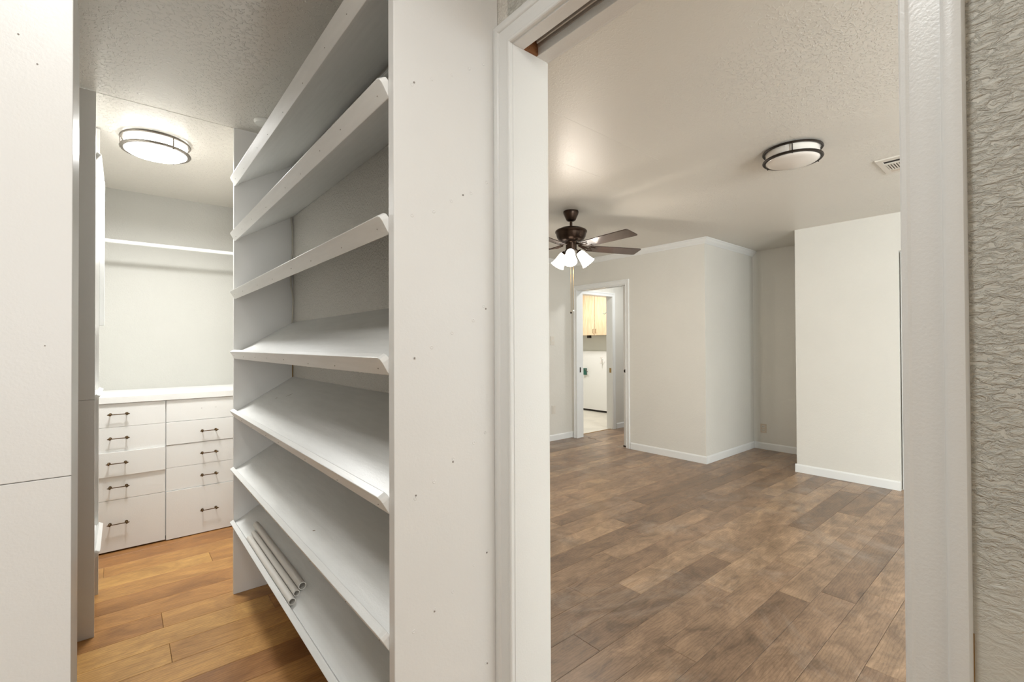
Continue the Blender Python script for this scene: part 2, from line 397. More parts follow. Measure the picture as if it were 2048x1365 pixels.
MB().box(-1.3, .36, -4.6, -1.7, H, H+.05).build('ceiling', 'ceiling', **ST)
MB().box(-1.3, .36, -4.6, -1.7, -.05, 0).build('floor', 'closet_floor', **ST)
# bedroom
MB().box(XB, 5.0, YL, YL+.11, 0, H).box(5.0, 5.735, YL, YL+.11, ZH+.02, H).box(5.735, 7.1, YL, YL+.11, 0, H).build('wall_far', 'wall', **ST)
MB().box(X1, X1+.124, Y1, 3.485, 0, H).box(X1, X1+.124, 4.305, YL, 0, H).box(X1, X1+.124, 3.485, 4.305, 2.05, H).build('wall_center', 'wall', **ST)
MB().box(X1+.124, X2+.12, Y1, Y1+.12, 0, H).build('wall_nook', 'wall', **ST)
MB().box(X2, X2+.12, Y3-.12, Y1, 0, H).build('wall_nook', 'wall', **ST)
MB().box(X3, X2+.12, Y3-.12, Y3, 0, H).box(X3, X3+.12, .905, Y3-.12, 0, H).box(X3, X3+.12, -3.3, .905, 2.10, H).box(X3+.05, X3+.12, .05, .905, 0, 2.10).box(X3, X3+.12, -3.3, .05, 0, 2.10).build('wall_opposite', 'wall', **ST)
MB().box(XB, 1.7, -3.4, -3.3, 0, H).box(4.3, X3+.12, -3.4, -3.3, 0, H).box(1.7, 4.3, -3.4, -3.3, 0, .75).box(1.7, 4.3, -3.4, -3.3, 2.15, H).build('wall_window', 'wall', **ST)
# hall and laundry beyond
MB().box(6.5, 6.6, Y1+.12, YL, 0, H).build('wall_hall', 'wall', **ST)
MB().box(7.0, 7.1, YL+.11, 6.9, 0, H).build('wall_laundry', 'laundry', **ST)
MB().box(4.2, 7.1, 6.9, 7.0, 0, H).build('wall_laundry', 'laundry', **ST)
MB().box(4.2, 4.3, YL+.11, 6.9, 0, H).build('wall_laundry', 'laundry', **ST)

# window behind the right jamb (out of frame): frame and mullions
win = thing('window_1', (3.0, -3.35, .75), kind='structure')
for a, b in ((1.7, 1.76), (2.97, 3.03), (4.24, 4.3)): boxp('window_frame', 'trim', a, b, -3.39, -3.31, .75, 2.15, win)
for a, b in ((.75, .81), (1.43, 1.47), (2.09, 2.15)): boxp('window_frame', 'trim', 1.76, 4.24, -3.388, -3.312, a, b, win)
boxp('window_sill', 'trim', 1.65, 4.35, -3.30, -3.22, .72, .75, win, bevel=.004)

win = thing('window_2', (.80, -2.45, .78), kind='structure')  # invented unseen window, added to light the opposite wall but not the jambs
for a, b in ((-3.08, -3.03), (-2.475, -2.425), (-1.87, -1.82)): boxp('window_frame', 'trim', .83, .85, a, b, .78, 2.12, win)
for a, b in ((.78, .83), (2.07, 2.12)): boxp('window_frame', 'trim', .832, .848, -3.03, -1.87, a, b, win)
# ------------------------------------------------------------------ baseboards
def bbx(name, x, sgn, y0, y1, h=.081, t=.0125):   # board on a wall face of constant X
    pr = [(x, 0.0005), (x+sgn*t, 0.0005), (x+sgn*t, h-.012), (x+sgn*t*.55, h-.003), (x+sgn*t*.35, h), (x, h)]
    return MB().prism(pr, 'y', y0, y1).build(name, 'trim', **ST)
def bby(name, y, sgn, x0, x1, h=.081, t=.0125):
    pr = [(y, 0.0005), (y+sgn*t, 0.0005), (y+sgn*t, h-.012), (y+sgn*t*.55, h-.003), (y+sgn*t*.35, h), (y, h)]
    return MB().prism(pr, 'x', x0, x1).build(name, 'trim', **ST)
bby('baseboard_far', YL, -1, XB, X1)
bbx('baseboard_center', X1, -1, Y1-.0125, 3.425)
bbx('baseboard_center', X1, -1, 4.365, YL-.0125)
bby('baseboard_nook', Y1, -1, X1, X2)
bbx('baseboard_nook', X2, -1, Y3+.0125, Y1-.0125)
bbx('baseboard_opposite', X3, -1, .905, Y3+.0125)
bby('baseboard_opposite', Y3, 1, X3, X2-.0125)
bbx('baseboard_window', XB, 1, -3.3, YR-.08)
bby('baseboard_hall', YL, -1, 5.81, 6.5)
bbx('baseboard_pocket', XF, -1, YM+.02, YW-.6)

# ------------------------------------------------------------------ crown moulding
CP = [(0, H-.060), (.006, H-.060), (.008, H-.052), (.016, H-.044), (.030, H-.030), (.042, H-.014), (.046, H-.012), (.052, H-.006), (.052, H), (0, H)]
def crown(name, path):
    """path: list of (x, y) wall points; offset direction given by per-vertex mitre vectors"""
    m = MB(); n = len(CP); vs = []
    for (x, y, mx, my) in path:
        for d, z in CP: vs.append((x+mx*d, y+my*d, z-.0005))
    fs = []
    for k in range(len(path)-1):
        for i in range(n): fs.append([k*n+i, k*n+(i+1) % n, (k+1)*n+(i+1) % n, (k+1)*n+i])
    fs += [list(range(n))[::-1], [(len(path)-1)*n+i for i in range(n)]]
    return m.add(vs, fs).build(name, 'trim', **ST)
crown('trim_crown_far', [(XB, YL, 0, -1), (X1, YL, -1, -1)])
crown('trim_crown_center', [(X1, YL, -1, -1), (X1, Y1, -1, -1)])
crown('trim_crown_nook', [(X1, Y1, -1, -1), (X2-.002, Y1, 0, -1)])

# ------------------------------------------------------------------ door casings
CAS = [(0, 0), (0, .0085), (.002, .0108), (.0065, .0115), (.009, .0102), (.0105, .0096), (.020, .0108), (.032, .0112), (.038, .0118),
       (.0395, .0150), (.042, .0166), (.052, .0176), (.0560, .0166), (.0580, .0130), (.0580, 0)]
def casing(parent, face, axis, sgn, a0, a1, zh, z0=0.0005, wd=1.0, mat='trim'):
    """three mitred pieces. axis 'x': wall plane X=face, opening a0..a1 along Y; axis 'y': plane Y=face"""
    def P(a, z, t): return (face+sgn*t, a, z) if axis == 'x' else (a, face+sgn*t, z)
    n = len(CAS)
    def piece(ends):
        vs = []
        for e in ends: vs += [e(w_*wd, t) for w_, t in CAS]
        fs = [list(range(n))[::-1], [n+i for i in range(n)]] + [[i, (i+1) % n, n+(i+1) % n, n+i] for i in range(n)]
        MB().add(vs, fs).build('casing', mat, parent, smooth=True)
    piece([lambda w_, t: P(a0-w_, z0, t), lambda w_, t: P(a0-w_, zh+w_, t)])
    piece([lambda w_, t: P(a1+w_, z0, t), lambda w_, t: P(a1+w_, zh+w_, t)])
    piece([lambda w_, t: P(a0-w_, zh+w_, t), lambda w_, t: P(a1+w_, zh+w_, t)])

# near doorway (pocket door slid away into the wall on the right)
d1 = thing('door_1', (.79, .49, 0), kind='structure')
boxp('gap_strip', 'rawwood', XF-.0012, XF-.0003, .0650, .0662, .0005, .96, d1)
casing(d1, XF, 'x', -1, YR+.006, YJ-.004+.006, ZH+.004)
casing(d1, XB, 'x', 1, YR-.004, YJ+.006, ZH+.004)
boxp('jamb', 'trim', XF, XB, YJ, YJ+.02, 0, ZH+.05, d1, bevel=.0012)
boxp('jamb', 'trim', XF, .770, YR-.02, YR, 0, ZH+.05, d1, bevel=.0012)
boxp('jamb', 'trim', .815, XB, YR-.02, YR, 0, ZH+.05, d1, bevel=.0012)
boxp('head_jamb', 'trim', XF, .770, YR, YJ, ZH, ZH+.022, d1, bevel=.0012)
boxp('head_jamb', 'trim', .815, XB, YR, YJ, ZH, ZH+.022, d1, bevel=.0012)
boxp('track_housing', 'rust', .770, .815, YJ-.006, YJ+.0, ZH+.001, ZH+.05, d1)
boxp('track_housing', 'track', .8135, .8165, YR, YJ-.006, ZH+.022, ZH+.05, d1)
boxp('track_housing', 'rust', .7685, .7715, YR, YJ-.006, ZH+.022, ZH+.05, d1)
boxp('track_housing', 'track', .770, .815, YR, YJ-.006, ZH+.044, ZH+.05, d1)
boxp('pocket_track', 'track_bright', .783, .7885, YR, YJ-.045, ZH+.020, ZH+.043, d1, bevel=.001)
boxp('pocket_track', 'track', .796, .800, YR, YJ-.020, ZH+.018, ZH+.043, d1, bevel=.001)
boxp('pocket_door', 'trim', .776, .809, YR-.80, YR-.012, .012, ZH+.02, d1, bevel=.002)

# far doorway in the centre wall, with its pocket door showing a narrow edge
d2 = thing('door_2', (X1+.06, 3.9, 0), kind='structure')
casing(d2, X1, 'x', -1, 3.495, 4.295, 2.045)
boxp('jamb', 'trim', X1, X1+.124, 4.300, 4.32, 0, 2.055, d2, bevel=.0015)
boxp('jamb', 'trim', X1, X1+.040, 3.475, 3.495, 0, 2.055, d2, bevel=.0015)
boxp('jamb', 'trim', X1+.084, X1+.124, 3.475, 3.495, 0, 2.055, d2, bevel=.0015)
boxp('head_jamb', 'trim', X1, X1+.040, 3.495, 4.30, 2.035, 2.055, d2)
boxp('head_jamb', 'trim', X1+.084, X1+.124, 3.495, 4.30, 2.035, 2.055, d2)
pd = boxp('pocket_door', 'trim', X1+.045, X1+.079, 2.75, 3.562, .014, 2.04, d2, bevel=.0015)
MB().lathe([(.0005, .004), (.018, .004), (.021, .002), (.021, 0)], (X1+.045, 3.535, .955), (-1, 0, 0), n=20).build('pull', 'black_metal', pd)
boxp('floor_guide', 'dark', X1+.035, X1+.088, 3.50, 3.566, .0, .016, d2)  # dark block standing in for the shaded gap below the pocket door
MB().box(X1+.052, X1+.074, 4.2975, 4.3005, .905, .975).build('strike_plate', 'bronze', d2)

# laundry doorway in the far wall
d3 = thing('door_3', (5.37, YL, 0), kind='structure')
casing(d3, YL, 'y', -1, 5.012, 5.722, ZH-.012)
boxp('jamb', 'trim', 5.72, 5.74, YL, YL+.11, 0, ZH+.01, d3, bevel=.0015)
boxp('jamb', 'trim', 4.995, 5.015, YL, YL+.11, 0, ZH+.01, d3, bevel=.0015)
boxp('head_jamb', 'trim', 5.015, 5.72, YL, YL+.11, ZH-.012, ZH+.01, d3, bevel=.0015)
MB().box(5.7185, 5.7205, YL+.02, YL+.055, .86, .93).build('strike_plate', 'brass', d3)

# closet slider slab in the opposite wall recess, at the right jamb
d4 = thing('door_4', (X3+.03, .45, 0), kind='structure')
boxp('door_slab', 'trim', X3+.02, X3+.05, .06, .895, .012, 2.09, d4, bevel=.002)

# ------------------------------------------------------------------ shelf units
TA = R(31); EC, ES = math.cos(TA), math.sin(TA)
def shelf_set(unit, sx, xf, xback, y0, y1, zs, mats='shelf', lips=True):
    """sloping shelves. sx=+1: unit to the right (front faces -X); sx=-1 mirrored. xf: front plane, xback: wall plane"""
    for z in zs:
        ox, oz = xf + sx*.004, z
        def Q(e, n_): return (ox + sx*(e*EC - n_*ES), oz + e*ES + n_*EC)
        Lr = (abs(xback-xf) - .004)/EC - .001 
        bot = Q(.019, .007); top = Q(.019, .025)
        e_b = (abs(xback-ox) - .001 + .007*ES)/EC; e_t = (abs(xback-ox) - .001 + .025*ES)/EC
        sh = MB().prism([Q(.0195, .007), Q(e_b, .007), Q(e_t, .025), Q(.0195, .025)], 'y', y0, y1).build('shelf', mats, unit)
        # lip strip with rounded end corners
        c = .013; hgt = .046
        prof = [(y0+.001, 0), (y1-.001, 0), (y1-.001, hgt-c), (y1-.004, hgt-.004), (y1-c, hgt), (y0+c, hgt), (y0+.004, hgt-.004), (y0+.001, hgt-c)]
        vs = []
        for e in (0, .019):
            for y, n_ in prof:
                q = Q(e, n_); vs.append((q[0], y, q[1]))
        n = len(prof)
        fs = [list(range(n))[::-1], [n+i for i in range(n)]] + [[i, (i+1) % n, n+(i+1) % n, n+i] for i in range(n)]
        lp = MB().add(vs, fs).build('lip', mats, sh, bevel=.0016)
        if unit.get('nails'):
            nm = MB(); yy = y0+.04
            while yy < y1-.03:
                q = Q(-.0006, .012 + .012*random.random()); nm.ball((q[0], yy, q[1]), .0017, 8, 4, (.6, 1, 1)); yy += .16+.16*random.random()
            nm.build('nail_heads', 'filler', sh, kind='stuff')

ZS = (2.124, 1.836, 1.533, 1.222, .9165, .6165, .3435)
su = thing('shelf_unit', ((SF+XF)/2, (YP+YM)/2, 0), 'tall white built-in shelf unit with seven sloping lipped shelves between end panels', 'shelf unit')
su['nails'] = 1
boxp('side_panel', 'panel', SF+.001, XF-.0005, YP, YP+.027, .0005, H-.001, su, bevel=.002)
boxp('side_panel', 'panel', SF, XF-.0005, YM, YM+.019, .0005, H-.006, su, bevel=.0015)
shelf_set(su, 1, SF, XF, YP+.0275, YM-.0005, ZS)
# filled nail holes following each shelf line on the near panel
nh = MB()
for z in ZS:
    for i, fx in enumerate((.05, .098, .15, .205, .247)):
        x = SF + fx + random.uniform(-.006, .006); zz = z + .008 + fx*math.tan(TA) + random.uniform(-.007, .007)
        nh.lathe([(.0001, .0), (.0020, .0002), (.0030, .0007), (.0038, .0006), (.0046, 0)], (x, YP-.0001, zz), (0, -1, 0), n=10)
nh.build('nail_dimples', 'panel', su, kind='stuff', smooth=True)
nh = MB()
for z, fx in ((ZS[4], .052), (ZS[4], .149), (ZS[5], .098), (ZS[3], .049), (ZS[3], .247), (ZS[5], .247), (ZS[6], .247), (ZS[2], .18), (ZS[1], .05)):
    nh.lathe([(.0001, .0009), (.0022, .0009), (.0022, .0)], (SF+fx, YP-.0002, z+.008+fx*math.tan(TA)), (0, -1, 0), n=8)
nh.build('nail_holes', 'filler', su, kind='stuff')
# batten under the top shelf against the wall and the raw strip in the corner
boxp('batten', 'shelf', XF-.016, XF-.001, 1.0, 2.05, 2.262, 2.275, su, bevel=.002)
boxp('batten', 'shelf', XF-.013, XF-.001, 2.06, YM-.02, 2.266, 2.278, su, bevel=.002)
boxp('corner_gap_strip', 'rawwood', XF-.006, XF-.001, YM-.004, YM-.0005, 1.10, 1.39, su, label='raw brown wood strip showing in the back corner')
# grime marks on two shelves
gm = MB()
def on_shelf(z, e, y, n_=.0253): return (SF+.004+e*EC-n_*ES, y, z+e*ES+n_*EC)
for z, e0, y0, e1, y1 in ((.9165, .20, 2.43, .235, 2.40), (.9165, .17, 2.52, .185, 2.51), (.6165, .06, 1.62, .068, 1.605), (.9165, .225, 1.19, .24, 1.18)):
    a = Vector(on_shelf(z, e0, y0)); b = Vector(on_shelf(z, e1, y1)); d = (b-a).normalized(); s_ = Vector((0, 1, 0)).cross(d).cross(d).normalized()*.0022
    m_ = (a+b)/2; gm.add([a, m_+s_*1.3, b, m_-s_], [(0, 1, 2, 3)])
gm.build('scuffs', 'grime', su, kind='stuff')

# electrical cord hanging in the back corner
pts = []
for i in range(40):
    t = i/39; z = 2.03 - t*.62
    pts.append((XF-.012 + .004*math.sin(t*9), YM-.020+.010*math.sin(t*13+.5)+.004*math.sin(t*31), z))
cb = MB().tube(pts, .0042, 8).build('cord', 'cord', smooth='all', label='off-white cord hanging in the back corner of the sloping shelf unit', category='cord')

# white pipes lying on the bottom shelf
def pipe(e, y0, y1, r, label, dz=0):
    n_ = .025+r+.0004
    x, _, z = on_shelf(ZS[6], e, 0, n_)
    x1_, _, z1 = on_shelf(ZS[6], e+dz, 0, n_)
    ax = Vector((x1_-x, y1-y0, z1-z)).normalized(); Ln = (Vector((x1_, y1, z1))-Vector((x, y0, z))).length
    t = MB().lathe([(r*.80, 0), (r, 0), (r, Ln), (r*.80, Ln), (r*.80, 0)], (x, y0, z), ax, n=24)
    o = t.build('pipe', 'pvc', smooth=True); o['label'] = label; o['category'] = 'pipe'; o['group'] = 'white pipes on the bottom shelf'
    return o
pipe(.0195+.0125, 1.742, 2.45, .0122, 'white plastic pipe on the bottom shelf, resting against the lip')
pipe(.0195+.0375, 1.768, 2.47, .0110, 'middle one of three white pipes on the bottom shelf')
pipe(.0195+.0640, 1.775, 2.53, .0138, 'thickest white pipe on the bottom shelf, farthest back from the lip')

# left-hand closet units
lu = thing('shelf_unit', (-.235, 3.0, 0), 'white built-in shelf unit on the left beside the drawers, seen edge on', 'shelf unit')
boxp('side_panel', 'panel', XCL+.0005, -.0905, YM, YM+.019, .0005, 1.052, lu, bevel=.001)
boxp('side_panel', 'panel', XCL+.0005, -.0905, YM, YM+.019, 1.0535, H-.006, lu, bevel=.001)
boxp('side_panel', 'panel', XCL+.0005, -.090, 3.235, 3.254, .0005, H-.006, lu, bevel=.001)
boxp('stile', 'trim', -.089, -.070, 3.236, 3.253, 1.40, 2.16, lu, bevel=.001)
shelf_set(lu, -1, -.0905, XCL, YM+.0195, 3.2345, (2.124, 1.03, .33))
for z in (.68, 1.38, 1.75): boxp('shelf', 'shelf', XCL+.001, -.11, YM+.0195, 3.2345, z-.018, z, lu)
nu = thing('closet_tower', (-.22, 1.2, 0), 'smooth white closet tower at the left edge with a faint horizontal joint', 'cabinet')
boxp('side_panel', 'panel', -.36, -.0655, 1.10, 1.119, .0005, 1.0655, nu, bevel=.0012)
boxp('side_panel', 'panel', -.36, -.0655, 1.10, 1.119, 1.0665, H-.001, nu, bevel=.0012)
boxp('rear_panel', 'panel', -.36, -.0720, 1.33, 1.349, .0005, 1.955, nu, bevel=.0012)
boxp('stile', 'panel', -.092, -.0662, 1.1195, 1.268, .0005, 1.955, nu, bevel=.0012)
for z in (.35, .72, 1.11, 1.36, 1.70, 1.93): boxp('shelf', 'shelf', -.36, -.0925, 1.1195, 1.3295, z-.018, z, nu, bevel=.0015)
nh = MB()
for px_, z in ((-.131, 1.803), (-.109, 1.762)): nh.lathe([(.0001, .0006), (.0013, .0006), (.0013, 0)], (px_, 1.0999, z), (0, -1, 0), n=8)
nh.lathe([(.0001, .0006), (.0010, .0006), (.0010, 0)], (-.0985, 1.0999, 1.29), (0, -1, 0), n=8)
nh.build('nail_holes', 'filler', nu, kind='stuff')

# ------------------------------------------------------------------ drawer cabinet with worktop
dc = thing('drawer_cabinet', (.2, 4.1, 0), 'white built-in chest of ten drawers with bronze bar pulls on the closet back wall', 'cabinet')
YD = 3.833
boxp('body', 'drawer', XCL+.001, XF-.001, YD+.021, YW-.001, .030, .931, dc)
boxp('toe_kick', 'dark', XCL+.001, XF-.001, YD+.045, YW-.01, .0005, .030, dc)
boxp('face_strip', 'drawer', XCL+.001, -.258, YD+.006, YD+.0205, .02, .930, dc)
boxp('face_strip', 'drawer', .710, XF-.001, YD+.006, YD+.0205, .02, .930, dc)
def pull(cx, cz, parent, yf):
    m = MB(); hw = .046; y = yf-.026
    m.tube([(cx-hw, y, cz), (cx, y, cz), (cx+hw, y, cz)], .0028, 8)
    for s in (-1, 1):
        x = cx+s*hw*.86
        m.tube([(x, yf-.0005, cz), (x, y, cz)], .0030, 8)
        m.lathe([(.0085, 0), (.0085, .002), (.004, .004)], (x, yf-.0002, cz), (0, -1, 0), n=12, cap1=True)
        m.lathe([(.0028, -.008), (.0085, -.004), (.0090, 0), (.0050, .004), (.0026, .010), (.0004, .013)], (x+s*.003, y, cz), (s, 0, 0), n=12, cap0=True)
    m.build('pull', 'bronze_pull', parent, smooth=True)
LC = [(.7835, .930, 0), (.6290, .7822, 0), (.4760, .6278, -.011), (.3275, .4745, .0), (.010, .3255, 0)]
RC = [(.7850, .930, 0), (.6315, .7825, -.004), (.4790, .6288, 0), (.3262, .4775, 0), (.006, .3240, -.007)]
for k, (z0, z1, dy) in enumerate(LC):
    yf = YD+dy
    d = boxp('drawer', 'drawer', -.256, .2235, yf, YD+.0205, z0, z1, dc, bevel=.0012)
    pull(-.0135 if k != 2 else -.019, (z0+z1)/2+(.008 if k < 4 else .012), d, yf)
for k, (z0, z1, dy) in enumerate(RC):
    yf = YD+dy
    d = boxp('drawer', 'drawer', .2275, .708, yf, YD+.0205, z0, z1, dc, bevel=.0012)
    if k: pull(.467, (z0+z1)/2+(.0 if k < 4 else -.002), d, yf)
    else:
        h_ = MB()
        for x in (.424, .508): h_.lathe([(.0001, .0006), (.0022, .0006), (.0022, 0)], (x, yf-.0001, .862), (0, -1, 0), n=8)
        h_.build('screw_holes', 'filler', d, kind='stuff')
ct = boxp('countertop', 'drawer', XCL+.0005, XF-.0005, YD-.012, YW-.0005, .9325, .975, None, bevel=.002)
ct['label'] = 'long white worktop lying on the drawer cabinet'; ct['category'] = 'countertop'
# hanging rod
rod = thing('closet_rod', (.18, 4.118, 2.0), 'round white hanging rod across the closet back wall', 'closet rod')
MB().tube([(XCL+.001, 4.118, 2.003), (XF-.001, 4.118, 2.0055)], .0135, 16).build('rod', 'trim', rod, smooth=True)
MB().lathe([(.028, 0), (.028, .004), (.020, .012)], (XCL+.0005, 4.118, 2.003), (1, 0, 0), n=20).build('socket', 'trim', rod, smooth=True)
MB().lathe([(.028, 0), (.028, .004), (.020, .012)], (XF-.0005, 4.118, 2.0055), (-1, 0, 0), n=20).build('socket', 'trim', rod, smooth=True)

# ------------------------------------------------------------------ ceiling lamps
def flush_lamp(c, r, metal, glass, label, posts=(-64, 56, 176), drop=.092):
    x, y, z = c
    t = thing('ceiling_lamp', (x, y, z-.1), label, 'lamp')
    MB().lathe([(.0001, -.0005), (r*.90, -.0005), (r*.90, -.006), (.0001, -.006)], (x, y, z), n=48).build('base_plate', 'white', t, smooth=True)
    def ring(zz, h, ro, ri):
        MB().lathe([(ri, zz), (ro, zz), (ro+.002, zz-h*.5), (ro-.002, zz-h), (ri, zz-h), (ri, zz)], (x, y, z), n=64).build('ring', metal, t, smooth=True)
    ring(-.006, .010, r, r*.93)
    ring(-.058, .011, r, r*.90)
    MB().lathe([(r*.895, -.0065), (r*.895, -.058), (r*.893, -.0695), (r*.80, -.079), (r*.62, -.087), (r*.40, -.0915), (r*.2, -.0935), (.0001, -.094)], (x, y, z), n=48).build('diffuser', glass, t, smooth='all')
    for a in posts:
        a = R(a); px_, py_ = x+math.cos(a)*(r-.004), y+math.sin(a)*(r-.004)
        MB().tube([(px_, py_, z-.012), (px_, py_, z-.074)], .0032, 8).build('post', metal, t, smooth=True)
    return t
flush_lamp((.145, 3.235, H-.004), .158, 'nickel', 'glow', 'lit round white flush ceiling lamp with nickel rings, in the closet', (-64, 56, 176))
flush_lamp((3.03, 1.01, H), .155, 'black_metal', 'opal', 'unlit round flush ceiling lamp with dark bronze double rings', (198.4, 318.4, 78.4))
flush_lamp((-.15, .35, H), .15, 'nickel', 'glow_hall', 'lit round flush ceiling lamp above the camera, outside the picture', (30, 150, 270))

for nm_, loc_, pw_, sz_ in (('closet_lamp', (.145, 3.235, H-.105), P_CLOSET, .27), ('entry_lamp', (-.15, .35, H-.10), P_HALL, .26)):
    l = bpy.data.lights.new(nm_, 'AREA'); l.shape = 'DISK'; l.size = sz_; l.energy = pw_; l.color = SOFT; l.spread = R(170)
    o = bpy.data.objects.new(nm_+'_light', l); COL.objects.link(o); o.location = loc_
# smoke detector
MB().lathe([(.0001, 0), (.046, 0), (.046, -.006), (.040, -.016), (.0001, -.018)], (.5539, 2.6155, H-.0005), n=32).build(
    'smoke_detector', 'glassy', smooth=True, label='small round white disc on the closet ceiling above the shelf unit', category='smoke detector')

# ------------------------------------------------------------------ ceiling fan
FX, FY = 2.955, 2.705
fan = thing('ceiling_fan', (FX, FY, 1.6), 'bronze ceiling fan with dark wood blades and lit frosted glass shades', 'ceiling fan')
MB().lathe([(.0001, 2.4385), (.064, 2.4385), (.066, 2.428), (.062, 2.412), (.050, 2.385), (.040, 2.362), (.030, 2.354), (.014, 2.350)], (FX, FY, 0), n=40).build('canopy', 'bronze', fan, smooth=True)
MB().lathe([(.0115, 2.36), (.0115, 2.295)], (FX, FY, 0), n=16).build('downrod', 'bronze', fan, smooth=True)
MB().lathe([(.012, 2.305), (.040, 2.300), (.090, 2.292), (.126, 2.276), (.136, 2.266), (.137, 2.256), (.132, 2.250), (.128, 2.240), (.122, 2.215), (.108, 2.192), (.088, 2.178), (.060, 2.172), (.0001, 2.171)], (FX, FY, 0), n=48).build('motor_housing', 'bronze', fan, smooth=True)
MB().lathe([(.055, 2.172), (.050, 2.165), (.047, 2.160), (.047, 2.112), (.042, 2.104), (.0001, 2.100)], (FX, FY, 0), n=32).build('switch_housing', 'bronze', fan, smooth=True)
for k in range(5):
    a = R(-22 + 72*k); ca, sa = math.cos(a), math.sin(a)
    def T(r_, w_, dz): return (FX+ca*r_ - sa*w_, FY+sa*r_+ca*w_, 2.128+dz)
    pt = -math.tan(R(11))
    # iron arm
    m = MB()
    for s in (-1, 1):
        pts = [T(.075, s*.010, .020), T(.12, s*.026, .006), T(.17, s*.040, -.002+s*.040*pt), T(.215, s*.030, s*.030*pt-.004)]
        m.tube(pts, [.006, .0055, .005, .004], 8)
    m.tube([T(.07, 0, .022), T(.12, 0, .004), T(.19, 0, -.004)], [.009, .007, .005], 8)
    o = m.build('blade_iron', 'bronze', fan, smooth=True)
    # blade
    out = [(.165, -.052), (.175, -.056), (.40, -.062), (.640, -.066), (.655, -.062), (.660, -.055), (.660, .055), (.655, .062), (.640, .066), (.40, .062), (.175, .056), (.165, .052)]
    vs = [T(r_, w_, w_*pt+.003) for r_, w_ in out] + [T(r_, w_, w_*pt-.003) for r_, w_ in out]
    n = len(out)
    MB().add(vs, [list(range(n))[::-1], [n+i for i in range(n)]] + [[i, (i+1) % n, n+(i+1) % n, n+i] for i in range(n)]).build('blade', 'blade', fan)
for ang in (308, 218, 98):
    a = R(ang); ca, sa = math.cos(a), math.sin(a)
    dv = Vector((ca*math.sin(R(38)), sa*math.sin(R(38)), -math.cos(R(38))))
    p0 = Vector((FX+ca*.030, FY+sa*.030, 2.108)); p1 = Vector((FX+ca*.062, FY+sa*.062, 2.092))
    arm = MB().tube([p0, (p0+p1)/2+Vector((0, 0, .004)), p1], .006, 8).build('lamp_arm', 'bronze', fan, smooth=True)
    MB().lathe([(.0001, -.004), (.020, -.002), (.028, .012), (.030, .022)], p1, dv, n=24).build('lamp_socket', 'bronze', arm, smooth=True)
    MB().lathe([(.027, .012), (.034, .024), (.040, .050), (.046, .090), (.055, .125), (.062, .138), (.060, .138), (.052, .124), (.043, .090), (.037, .050), (.030, .024)], p1, dv, n=32).build('shade', 'shade', fan, smooth='all')
    l = bpy.data.lights.new('bulb', 'POINT'); l.energy = 12; l.color = WARM; l.shadow_soft_size = .03
    lo = bpy.data.objects.new('bulb_light', l); COL.objects.link(lo); lo.location = p1+dv*.15-Vector((FX, FY, 1.6)); lo.parent = fan
for dx, z1, mt in ((-.004, 1.572, 'black_metal'), (.018, 1.585, 'glassy')):
    c = MB().tube([(FX+dx*.76, FY-dx*.65, 2.10), (FX+dx*.76, FY-dx*.65, z1)], .0016, 6).build('pull_chain', 'brass', fan)
    MB().ball((FX+dx*.76, FY-dx*.65, z1-.006), .0085 if mt == 'black_metal' else .006, 10, 6, (1, 1, 1.3)).build('chain_end', mt, c, smooth='all')

# ------------------------------------------------------------------ ceiling air vent
vt = thing('air_vent', (3.90, .62, H-.01), 'white louvred air vent in the bedroom ceiling at the right jamb', 'air vent')
VX0, VX1, VY0, VY1 = 3.622, 3.955, .40, .741
fr = MB()
for b_ in ((VX0, 3.668, VY0, VY1), (3.864, VX1, VY0, VY1), (3.668, 3.864, .712, VY1), (3.668, 3.864, VY0, .429)): fr.box(*b_, H-.009, H-.0005)
fr.build('frame', 'plate_white', vt)
boxp('duct', 'dark', 3.668, 3.864, .429, .712, H-.0022, H-.0006, vt)
boxp('cross_bar', 'plate_white', 3.722, 3.745, .429, .712, H-.0088, H-.0025, vt)
boxp('rim', 'plate', 3.874, 3.912, .44, .708, H-.0096, H-.0088, vt)  # flat darker strip standing in for the shade of a shallow recess
yv = .7085
while yv > .436:
    boxp('louver', 'plate_white', 3.745, 3.864, yv-.0068, yv, H-.0082, H-.0025, vt); yv -= .0138

# ------------------------------------------------------------------ outlets and switch
ow = thing('outlet', (X2, 2.352, .2), 'almond wall outlet low in the shaded nook', 'outlet')
boxp('plate', 'plate', X2-.006, X2-.0005, 2.317, 2.387, .200, .308, ow, bevel=.0015)
for z in (.232, .276):
    s_ = boxp('socket', 'plate_white', X2-.0085, X2-.0055, 2.336, 2.368, z-.014, z+.014, ow, bevel=.001)
    MB().box(X2-.0092, X2-.0084, 2.342, 2.345, z-.006, z+.008).box(X2-.0092, X2-.0084, 2.358, 2.361, z-.006, z+.008).build('slots', 'dark', s_)
sw = thing('light_switch', (4.43, YL, 1.28), 'white light switch plate on the far wall left of the doorway', 'light switch')
boxp('plate', 'plate_white', 4.395, 4.465, YL-.006, YL-.0005, 1.285, 1.405, sw, bevel=.0015)
boxp('toggle', 'trim', 4.425, 4.435, YL-.014, YL-.0055, 1.335, 1.357, sw, bevel=.001)
oc = thing('outlet', (4.446, YL, .36), 'painted-over outlet cover low on the far wall, below the switch', 'outlet')
boxp('plate', 'plate_white', 4.412, 4.480, YL-.005, YL-.0005, .36, .47, oc, bevel=.0015)
boxp('socket', 'plate_white', 4.430, 4.462, YL-.0075, YL-.0045, .378, .452, oc, bevel=.001)

